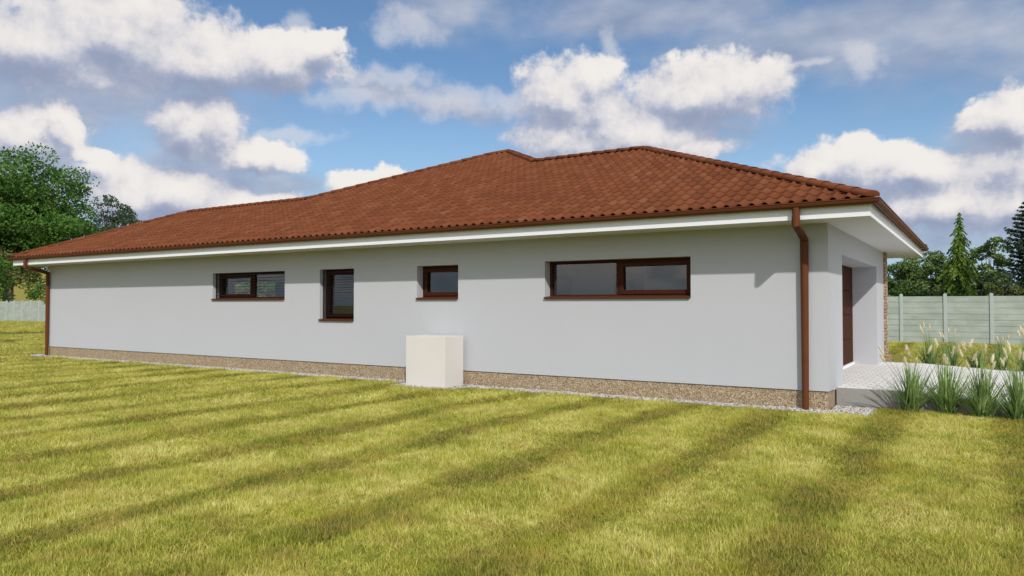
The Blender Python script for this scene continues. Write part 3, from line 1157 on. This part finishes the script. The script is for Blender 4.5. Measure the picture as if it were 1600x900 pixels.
# ------------------------------------------------------------------ trees
def leaf_quads(c, ln, wd, r_, down=0.0, dirs=None):
    """diamond leaves at centres c; down: how far they hang"""
    n_ = len(c)
    a = r_.normal(size=(n_, 3)) if dirs is None else dirs + r_.normal(size=(n_, 3)) * 0.35
    a[:, 2] -= down
    a /= np.linalg.norm(a, axis=1)[:, None]
    b_ = np.cross(a, r_.normal(size=(n_, 3)))
    b_ /= np.linalg.norm(b_, axis=1)[:, None] + 1e-9
    l = ln * r_.uniform(0.6, 1.3, (n_, 1))
    w_ = wd * r_.uniform(0.7, 1.2, (n_, 1))
    V = np.stack([c - a * l / 2, c + b_ * w_ / 2, c + a * l / 2, c - b_ * w_ / 2], 1).reshape(-1, 3)
    F = np.arange(n_ * 4).reshape(-1, 4)
    return V, F


def crown_obj(root, V, F, tint, mt):
    return link('crown', np_mesh('crown', V, [F], False, {'tint': ('FACE', tint)}), mt, root)


def broadleaf(name, loc, height, rad, base, nclump, per, leaf, mt, label, seed, cr=0.30, group=None, squash=1.0, trunk_r=None, cat='tree'):
    """trunk with limbs reaching each clump; crown from base height to height"""
    r_ = np.random.default_rng(seed)
    root = empty(name, loc, label=label, cat=cat, group=group)
    cz, hz = (base + height) / 2, (height - base) / 2
    cl = []
    tries = 0
    while len(cl) < nclump and tries < 9000:
        tries += 1
        d = r_.normal(size=3)
        d /= np.linalg.norm(d)
        rr = r_.uniform(0.45, 0.93) if r_.random() < 0.8 else r_.uniform(0.1, 0.5)
        lump = 1 + 0.16 * math.sin(3 * math.atan2(d[1], d[0]) + seed) + 0.12 * math.sin(5 * d[2] + seed * 2)
        p = np.array([d[0] * rad * lump, d[1] * rad * lump, d[2] * hz * squash]) * rr
        if p[2] < -0.55 * hz and np.hypot(p[0], p[1]) < 0.25 * rad:
            continue
        if all(np.linalg.norm(p - q) > cr * rad * 0.55 for q in cl):
            cl.append(p)
    cs, tn = [], []
    for p in cl:
        n_ = int(per * r_.uniform(0.6, 1.3))
        d = r_.normal(size=(n_, 3))
        d /= np.linalg.norm(d, axis=1)[:, None]
        q = d * (r_.uniform(0.25, 1.0, (n_, 1)) ** 0.55) * rad * cr * r_.uniform(0.7, 1.15)
        q[:, 2] *= 0.62
        q[:, 2] += -0.12 * (q[:, 0] ** 2 + q[:, 1] ** 2) / (rad * cr)
        cs.append(p + q + (0, 0, cz))
        tn.append(np.full(n_, r_.uniform(0.15, 0.7)) + r_.uniform(-0.25, 0.3, n_))
    cs = np.concatenate(cs)
    cs[:, 2] = np.maximum(cs[:, 2], 0.15)
    V, F = leaf_quads(cs, leaf, leaf * 0.6, r_, 0.35)
    crown_obj(root, V, F, np.clip(np.concatenate(tn), 0, 1), mt)
    tr_ = trunk_r or height * 0.02
    tb = MB()
    top = np.array([r_.uniform(-.3, .3), r_.uniform(-.3, .3), cz + hz * 0.45])
    mid = np.array([r_.uniform(-.25, .25) * tr_ * 4, r_.uniform(-.25, .25) * tr_ * 4, base * 0.9])
    tb.tube([(0, 0, -0.3), (0.02, 0, height * 0.03), tuple(mid * 0.5), tuple(mid), tuple((mid + top) / 2), tuple(top)],
            [tr_ * 1.5, tr_ * 1.15, tr_, tr_ * 0.85, tr_ * 0.5, tr_ * 0.15], 8)
    for p in cl:
        e = p + np.array([0, 0, cz])
        k = r_.uniform(0.1, 0.75)
        s_ = mid + (top - mid) * k * np.clip((e[2] - mid[2]) / max(0.1, top[2] - mid[2]), 0.05, 1)
        m_ = (s_ + e) / 2 + np.array([0, 0, 0.06 * np.linalg.norm(e - s_)]) + r_.normal(size=3) * 0.05 * rad
        tb.tube([tuple(s_), tuple(m_), tuple(e)], [tr_ * 0.36, tr_ * 0.2, tr_ * 0.05], 5, caps=False)
    tb.build('trunk', M['bark'], root, smooth=True)
    return root


def needle_tree(name, loc, height, rad, base, mt, label, seed, levels=26, per=7, droop=0.25, needle=0.26, top_pow=0.85, dens=26, curl=0.0, group=None):
    """whorled conifer: branches in rings, needles along each"""
    r_ = np.random.default_rng(seed)
    root = empty(name, loc, label=label, cat='tree', group=group)
    tb = MB()
    tr_ = height * 0.016
    tb.tube([(0, 0, -0.3), (0, 0, height * 0.3), (0.04, 0.02, height * 0.7), (0.06, 0.02, height)], [tr_ * 1.3, tr_, tr_ * 0.55, 0.01], 8)
    cs, dr, tn = [], [], []
    for lv in range(levels):
        f = lv / (levels - 1)
        z0 = base + (height * 0.985 - base) * f
        R_ = rad * (1 - f) ** top_pow * r_.uniform(0.75, 1.15) + 0.06 * rad
        nb_ = max(3, int(per * r_.uniform(0.7, 1.2)))
        a0 = r_.uniform(0, 6.28)
        for k in range(nb_):
            an = a0 + 6.283 * k / nb_ + r_.uniform(-.35, .35)
            ln = R_ * r_.uniform(0.45, 1.35)
            st = np.linspace(0, 1, 5)
            dx = np.cos(an) * ln * st
            dy = np.sin(an) * ln * st
            dz = ln * (0.18 * np.sin(st * 2.2) - droop * st ** 1.6 + curl * st ** 3)
            pts = np.stack([dx, dy, z0 + dz], 1)
            tb.tube([tuple(q) for q in pts[[0, 2, 4]]], [tr_ * 0.25 * (1 - f) + 0.008, 0.008, 0.003], 4, caps=False)
            n_ = max(6, int(dens * ln / rad * 2))
            tt = r_.uniform(0.12, 1.0, n_)
            c_ = np.stack([np.interp(tt, st, pts[:, i]) for i in range(3)], 1)
            wd_ = ln * 0.22 * (1.1 - tt)[:, None]
            side = np.array([-np.sin(an), np.cos(an), 0])
            sd = r_.uniform(-1, 1, (n_, 1))
            c_ = c_ + side * sd * wd_ + np.stack([np.zeros(n_), np.zeros(n_), r_.uniform(-0.10, 0.05, n_) * ln], 1)
            cs.append(c_)
            dd = np.stack([np.cos(an) + side[0] * sd[:, 0] * .8, np.sin(an) + side[1] * sd[:, 0] * .8, np.full(n_, -0.25 - droop)], 1)
            dr.append(dd)
            tn.append(np.clip(r_.uniform(0.1, 0.7) + r_.uniform(-.25, .35, n_), 0, 1))
    cs, dr, tn = np.concatenate(cs), np.concatenate(dr), np.concatenate(tn)
    V, F = leaf_quads(cs, needle, needle * 0.32, r_, 0.1, dr)
    crown_obj(root, V, F, tn, mt)
    tb.build('trunk', M['bark'], root, smooth=True)
    return root


def gz_at(x, y):
    return float(ground_h(x, y))


def at(x, y):
    return (x, y, gz_at(x, y) - 0.02)


BG = 'trees beyond the garden fence'
broadleaf('broadleaf_tree', at(-87.5, 26.6), 19.4, 8.5, 3.8, 165, 300, 0.38, M['leaf_fresh'],
          'largest leafy tree, tall fresh green crown behind the left fence', 11, 0.25, BG, trunk_r=0.33)
broadleaf('broadleaf_tree', at(-101.0, 45.5), 17.0, 4.5, 7.0, 44, 150, 0.34, M['leaf_grey'],
          'small grey green rounded tree top just above the left roof end', 12, 0.30, BG, trunk_r=0.25)
broadleaf('spreading_tree', at(-82.6, 25.0), 7.6, 4.0, 3.6, 34, 110, 0.34, M['leaf_olive'],
          'low olive green spreading tree with crooked trunk behind the left fence', 13, 0.30, BG, trunk_r=0.3)
broadleaf('young_tree', at(-53.7, 15.3), 4.6, 1.75, 0.8, 40, 120, 0.16, M['leaf_fresh'],
          'small green tree in front of fence, half hidden by left downpipe', 14, 0.32, None, trunk_r=0.07)
broadleaf('young_tree', at(-40.8, 5.5), 4.3, 1.5, 1.3, 34, 130, 0.15, M['leaf_fresh'],
          'young tree on the lawn at the far left edge of the view', 15, 0.34, None, trunk_r=0.06)
broadleaf('garden_shrub', at(-31.0, 0.6), 3.3, 0.8, 0.5, 18, 80, 0.14, M['leaf_fresh'],
          'slim shrub on the lawn left of the house, outside the frame', 16, 0.36, None, trunk_r=0.04, cat='shrub')

broadleaf('rounded_pine', at(-3.1, 52), 6.0, 2.0, 0.6, 70, 140, 0.22, M['needle_pine'],
          'bushy dark green pine, the one nearest the roof corner behind the right fence', 21, 0.30, BG, trunk_r=0.12)
broadleaf('rounded_pine', at(-1.3, 56), 6.1, 1.95, 0.6, 66, 140, 0.23, M['needle_pine'],
          'bushy green pine touching the left side of the slim conifer', 22, 0.30, BG, trunk_r=0.12)
needle_tree('slim_conifer', at(0.65, 50), 8.25, 1.7, 0.3, M['needle_light'],
            'slim pointed light green conifer with drooping branches behind the right fence', 23, levels=34, per=8, droop=0.75, needle=0.27, top_pow=0.8, dens=44, group=BG)
broadleaf('loose_pine', at(2.4, 54), 7.0, 2.1, 0.6, 66, 130, 0.24, M['needle_pine'],
          'loose mid green pine with bare limbs showing, right of the slim conifer', 24, 0.24, BG, trunk_r=0.13)
broadleaf('background_shrub', at(2.9, 44), 3.4, 1.3, 0.2, 26, 90, 0.17, M['leaf_olive'],
          'low olive shrub peeping over the fence below the loose pine', 25, 0.32, BG, trunk_r=0.05, cat='shrub')
needle_tree('dark_spruce', at(4.35, 46), 8.3, 2.3, 0.2, M['needle_dark'],
            'dark blue green spruce cut by the right edge of the view', 26, levels=30, per=9, droop=0.15, needle=0.26, top_pow=0.8, dens=60, curl=0.28, group=BG)
broadleaf('background_shrub', at(-3.9, 47), 3.6, 1.5, 0.2, 30, 90, 0.18, M['leaf_fresh'],
          'low green shrub behind the fence beside the stone clad corner', 27, 0.32, BG, trunk_r=0.05, cat='shrub')

broadleaf('garden_tree', at(-31.4, 13.2), 4.4, 1.5, 0.3, 40, 220, 0.16, M['leaf_olive'],
          'olive tree behind the house, seen through left pane of the leftmost window', 31, 0.32, None, trunk_r=0.06)
broadleaf('garden_tree', at(-28.2, 12.8), 4.6, 1.45, 0.3, 40, 240, 0.15, M['leaf_fresh'],
          'bright green tree behind the house, seen through right pane of the leftmost window', 32, 0.32, None, trunk_r=0.06)

# ------------------------------------------------------------------ ornamental grasses
def reed(loc, height, spread, seed, label, group, nblade=190, nplume=8):
    r_ = np.random.default_rng(seed)
    root = empty('ornamental_grass', loc, label=label, cat='ornamental grass', group=group, kind='thing')
    V, F, T = [], [], []
    nb = 0
    SEG = 6
    for i in range(nblade):
        an = r_.uniform(0, 2 * np.pi)
        lean = abs(r_.normal(0, 0.65)) + 0.04
        ln = height * r_.uniform(0.45, 0.92) * (1 - 0.12 * lean)
        out = min(1.0, lean) * spread
        w0 = r_.uniform(0.006, 0.013)
        bx, by = r_.normal(0, 0.045, 2)
        st = np.linspace(0, 1, SEG + 1)
        arch = r_.uniform(0.05, 0.75) * min(1, lean * 1.2)
        rr = out * (0.75 * st + 0.25 * st ** 2.2)
        zz = ln * (st - 0.42 * arch * st ** 2.4)
        tw = an + np.pi / 2 + r_.uniform(-.6, .6)
        wv = w0 * np.clip(1.15 - st ** 1.6, 0.06, 1)
        cx_, cy_ = bx + np.cos(an) * rr, by + np.sin(an) * rr
        Lf = np.stack([cx_ - np.cos(tw) * wv, cy_ - np.sin(tw) * wv, zz - 0.03], 1)
        Rt = np.stack([cx_ + np.cos(tw) * wv, cy_ + np.sin(tw) * wv, zz - 0.03], 1)
        V.append(np.concatenate([Lf, Rt]))
        k = np.arange(SEG)
        F.append(np.stack([nb + k, nb + SEG + 1 + k, nb + SEG + 2 + k, nb + k + 1], 1))
        T.append(np.full(SEG, r_.random()))
        nb += 2 * (SEG + 1)
    link('leaves', np_mesh('leaves', np.concatenate(V), [np.concatenate(F)], True, {'tint': ('FACE', np.concatenate(T))}), M['reed_leaf'], root)
    for i in range(nplume):
        an = r_.uniform(0, 2 * np.pi)
        lean = r_.uniform(0.03, 0.62) * spread
        ln = height * r_.uniform(0.72, 1.02)
        st = np.linspace(0, 1, 6)
        pts = np.stack([np.cos(an) * lean * st ** 1.6, np.sin(an) * lean * st ** 1.6, ln * (st - 0.05 * st ** 3)], 1)
        tb = MB()
        tb.tube([tuple(p) for p in pts], [0.003, 0.003, 0.0028, 0.0025, 0.002, 0.002], 4)
        stalk = tb.build('stalk', M['reed_leaf'], root)
        d = pts[-1] - pts[-2]
        d /= np.linalg.norm(d)
        pl_ = height * r_.uniform(0.12, 0.17)
        sp_t = np.linspace(0, 1, 9)
        bend = np.array([np.cos(an), np.sin(an), -0.4]) * 0.10 * pl_
        d = d * 0.8 + np.array([0, 0, 0.35])
        d /= np.linalg.norm(d)
        axis = [pts[-1] - d * pl_ * 0.12 + d * pl_ * q + bend * q * q for q in sp_t]
        rad_ = 0.017 * r_.uniform(0.8, 1.2) * np.sin(np.pi * np.clip(sp_t * 0.9 + 0.07, 0, 1)) ** 0.6
        hd = MB()
        hd.tube([tuple(q) for q in axis], [float(x) for x in rad_ * r_.uniform(0.85, 1.15, 9)], 7)
        n_ = 110
        t_ = r_.random(n_)
        side = np.cross(d, r_.normal(size=(n_, 3)))
        side /= np.linalg.norm(side, axis=1)[:, None]
        c_ = np.array(axis)[0] + (d * pl_)[None] * t_[:, None] + bend * (t_ ** 2)[:, None] + side * (np.interp(t_, sp_t, rad_) * 1.1)[:, None]
        Vq, Fq = leaf_quads(c_, 0.030, 0.005, r_, 0.0, side * 0.6 + d)
        b0_ = len(hd.v)
        hd.v += [tuple(q) for q in Vq]
        hd.f += [tuple(int(b0_ + k) for k in q) for q in Fq]
        hd.mi += [0] * len(Fq)
        me_ = np_mesh('seed_head', np.array(hd.v), [np.array([f for f in hd.f if len(f) == 4])], False)
        ta = me_.attributes.new('tint', 'FLOAT', 'FACE')
        ta.data.foreach_set('value', np.clip(r_.uniform(0, 0.4) + r_.random(len(me_.polygons)) * 0.7, 0, 1).astype(np.float32))
        link('seed_head', me_, M['plume'], stalk)
    return root


FR = 'ornamental grasses in front of the forecourt kerb'
BK = 'ornamental grasses behind the paved forecourt'
front = [(1.05, 0.50, 'ornamental grass clump in front of the kerb, the one nearest the house corner'),
         (1.51, 0.50, 'ornamental grass clump second from the house corner before the kerb'),
         (1.95, 0.48, 'ornamental grass clump third from the house corner before the kerb'),
         (2.37, 0.45, 'ornamental grass clump at the right picture edge before the kerb')]
for i, (x, y, lb) in enumerate(front):
    reed((x, y, 0), 1.0 + 0.05 * (i % 2), 0.60, 50 + i, lb, FR)
back = [(0.93, 7.32, 'back row ornamental grass clump nearest the stone clad corner'),
        (1.36, 7.30, 'back row ornamental grass clump second from the stone clad corner'),
        (1.86, 7.28, 'short middle ornamental grass clump of the back row behind the paving'),
        (2.28, 7.30, 'back row ornamental grass clump second from the right picture edge'),
        (2.76, 7.30, 'back row ornamental grass clump cut by the right picture edge')]
for i, (x, y, lb) in enumerate(back):
    reed((x, y, 0.15), (1.0, 0.92, 0.72, 0.92, 0.95)[i], 0.40, 70 + i, lb, BK, 140, 4)

# ------------------------------------------------------------------ mown grass
rg = np.random.default_rng(99)
NVAR, NBL = 5, 46
V, F3, F4, T, KIND = [], [], [], [], []
nb = 0
for v_ in range(NVAR):
    for i in range(NBL):
        an = rg.uniform(0, 2 * np.pi)
        r0 = 0.075 * math.sqrt(rg.random())
        a2 = rg.uniform(0, 2 * np.pi)
        bx, by = r0 * math.cos(an), r0 * math.sin(an)
        ln = rg.uniform(0.030, 0.072)
        lean = rg.uniform(0.1, 0.95)
        wd = rg.uniform(0.0013, 0.0026)
        tw = rg.uniform(0, np.pi)
        wx, wy = math.cos(tw) * wd, math.sin(tw) * wd
        dx, dy = math.cos(a2) * ln * lean, math.sin(a2) * ln * lean
        zz = ln * math.sqrt(max(0.08, 1 - 0.8 * lean * lean))
        V += [(bx - wx, by - wy, -0.004), (bx + wx, by + wy, -0.004), (bx + dx * .35 - wx * .9, by + dy * .35 - wy * .9, zz * .55),
              (bx + dx * .35 + wx * .9, by + dy * .35 + wy * .9, zz * .55), (bx + dx, by + dy, zz)]
        F4.append((nb, nb + 1, nb + 3, nb + 2))
        F3.append((nb + 2, nb + 3, nb + 4))
        T.append(rg.random())
        KIND += [v_ + 1] * 5
        nb += 5

PTS, SC, ROT, VAR, TIL = [], [], [], [], []


def blocked(x, y):
    house_ = (x > -23.95) & (x < 0.62) & (y > -0.40) & (y < 5.05)
    house_ |= (x > -8.05) & (x < -6.38) & (y > -0.89) & (y < 0)
    house_ |= (x > -16.6) & (x < 0.25) & (y > 0) & (y < 14.8)
    house_ |= (x > -0.2) & (x < 5.2) & (y > 0.62) & (y < 7.56)
    return house_


half = math.tan(R(34.6)) * 1.13
fwx, fwy = -math.sin(R(32.321)), math.cos(R(32.321))
for (d0, d1, dens_, sh, sz) in ((2.6, 7.5, 330, 1.0, 1.0), (7.5, 12, 190, 1.25, 1.05), (12, 20, 80, 1.9, 1.1), (20, 40, 26, 3.2, 1.2), (40, 80, 8, 5.5, 1.5)):
    n_ = int(dens_ * (2 * half * d1 + 3) * (d1 - d0))
    dd = rg.uniform(d0, d1, n_)
    uu = rg.uniform(-1, 1, n_) * (half * d1 + 1.5)
    keep = np.abs(uu) < half * dd + 1.5
    x = CAM.x + fwx * dd + fwy * uu
    y = CAM.y + fwy * dd - fwx * uu
    keep &= ~blocked(x, y)
    keep &= (y < 23.5)
    # nothing of the lawn behind the house shows
    keep &= ~((y > 0.5) & (x > -30 - (y) * 1.2) & (x < -0.3 - 0.05 * y) & (d1 > 12) & (y > 15))
    x, y = x[keep], y[keep]
    m = len(x)
    ph = np.sin(2 * np.pi * (x + 0.4 * np.sin(y * 1.3) + 0.25 * np.sin(y * 0.37 + x)) / 1.45 + 0.95)
    hs = sz * (0.88 + 0.26 * ph) * rg.uniform(0.75, 1.2, m)
    hs *= np.where((y > -1.1) & (y < 0.0), 0.92, 1.0)
    PTS.append(np.stack([x, y, np.zeros(m)], 1))
    SC.append(np.stack([np.full(m, sh) * rg.uniform(0.85, 1.15, m), hs], 1))
    ROT.append(rg.uniform(0, 2 * np.pi, m))
    VAR.append(rg.integers(0, NVAR, m))
    TIL.append(ph)
PTS, SC, ROT, VAR, TIL = map(np.concatenate, (PTS, SC, ROT, VAR, TIL))
npt = len(PTS)
print('grass tufts', npt)
allv = np.concatenate([np.array(V), PTS])
me = np_mesh('lawn_grass', allv, [np.array(F4), np.array(F3)], True)
nv0 = len(V)
a = me.attributes.new('tint', 'FLOAT', 'FACE')
a.data.foreach_set('value', np.array(T + T, np.float32))
a = me.attributes.new('variant', 'INT', 'POINT')
a.data.foreach_set('value', np.concatenate([np.array(KIND), np.zeros(npt, int)]).astype(np.int32))
a = me.attributes.new('pick', 'INT', 'POINT')
a.data.foreach_set('value', np.concatenate([np.zeros(nv0, int), VAR]).astype(np.int32))
a = me.attributes.new('turn', 'FLOAT_VECTOR', 'POINT')
tv = np.zeros((nv0 + npt, 3), np.float32)
tv[nv0:, 2] = ROT
tv[nv0:, 0] = 0.13 * TIL + rg.normal(0, 0.06, npt)
a.data.foreach_set('vector', tv.ravel())
a = me.attributes.new('size', 'FLOAT_VECTOR', 'POINT')
sv = np.ones((nv0 + npt, 3), np.float32)
sv[nv0:, 0] = SC[:, 0]; sv[nv0:, 1] = SC[:, 0]; sv[nv0:, 2] = SC[:, 1]
a.data.foreach_set('vector', sv.ravel())
lawn = link('lawn_grass', me, M['grass'])
tag(lawn, 'yellow green mown lawn grass with darker mowing bands', 'grass', kind='stuff')
ng = bpy.data.node_groups.new('grass_scatter', 'GeometryNodeTree')
ng.interface.new_socket('Geometry', in_out='INPUT', socket_type='NodeSocketGeometry')
ng.interface.new_socket('Geometry', in_out='OUTPUT', socket_type='NodeSocketGeometry')
gi, go = ng.nodes.new('NodeGroupInput'), ng.nodes.new('NodeGroupOutput')


def attr(nm, typ):
    nd = ng.nodes.new('GeometryNodeInputNamedAttribute')
    nd.data_type = typ
    nd.inputs['Name'].default_value = nm
    return nd.outputs[0]


def sel(geo, k):
    cmp = ng.nodes.new('FunctionNodeCompare')
    cmp.data_type = 'INT'
    cmp.operation = 'EQUAL'
    ng.links.new(attr('variant', 'INT'), cmp.inputs[2])
    cmp.inputs[3].default_value = k
    sp_ = ng.nodes.new('GeometryNodeSeparateGeometry')
    sp_.domain = 'POINT'
    ng.links.new(geo, sp_.inputs[0])
    ng.links.new(cmp.outputs[0], sp_.inputs[1])
    return sp_.outputs[0]


g0 = gi.outputs[0]
points = sel(g0, 0)
g2i = ng.nodes.new('GeometryNodeGeometryToInstance')
for k in range(NVAR, 0, -1):
    ng.links.new(sel(g0, k), g2i.inputs[0])
iop = ng.nodes.new('GeometryNodeInstanceOnPoints')
ng.links.new(points, iop.inputs['Points'])
ng.links.new(g2i.outputs[0], iop.inputs['Instance'])
iop.inputs['Pick Instance'].default_value = True
ng.links.new(attr('pick', 'INT'), iop.inputs['Instance Index'])
e2r = ng.nodes.new('FunctionNodeEulerToRotation')
ng.links.new(attr('turn', 'FLOAT_VECTOR'), e2r.inputs[0])
ng.links.new(e2r.outputs[0], iop.inputs['Rotation'])
ng.links.new(attr('size', 'FLOAT_VECTOR'), iop.inputs['Scale'])
ng.links.new(iop.outputs[0], go.inputs[0])
md = lawn.modifiers.new('grass_scatter', 'NODES')
md.node_group = ng
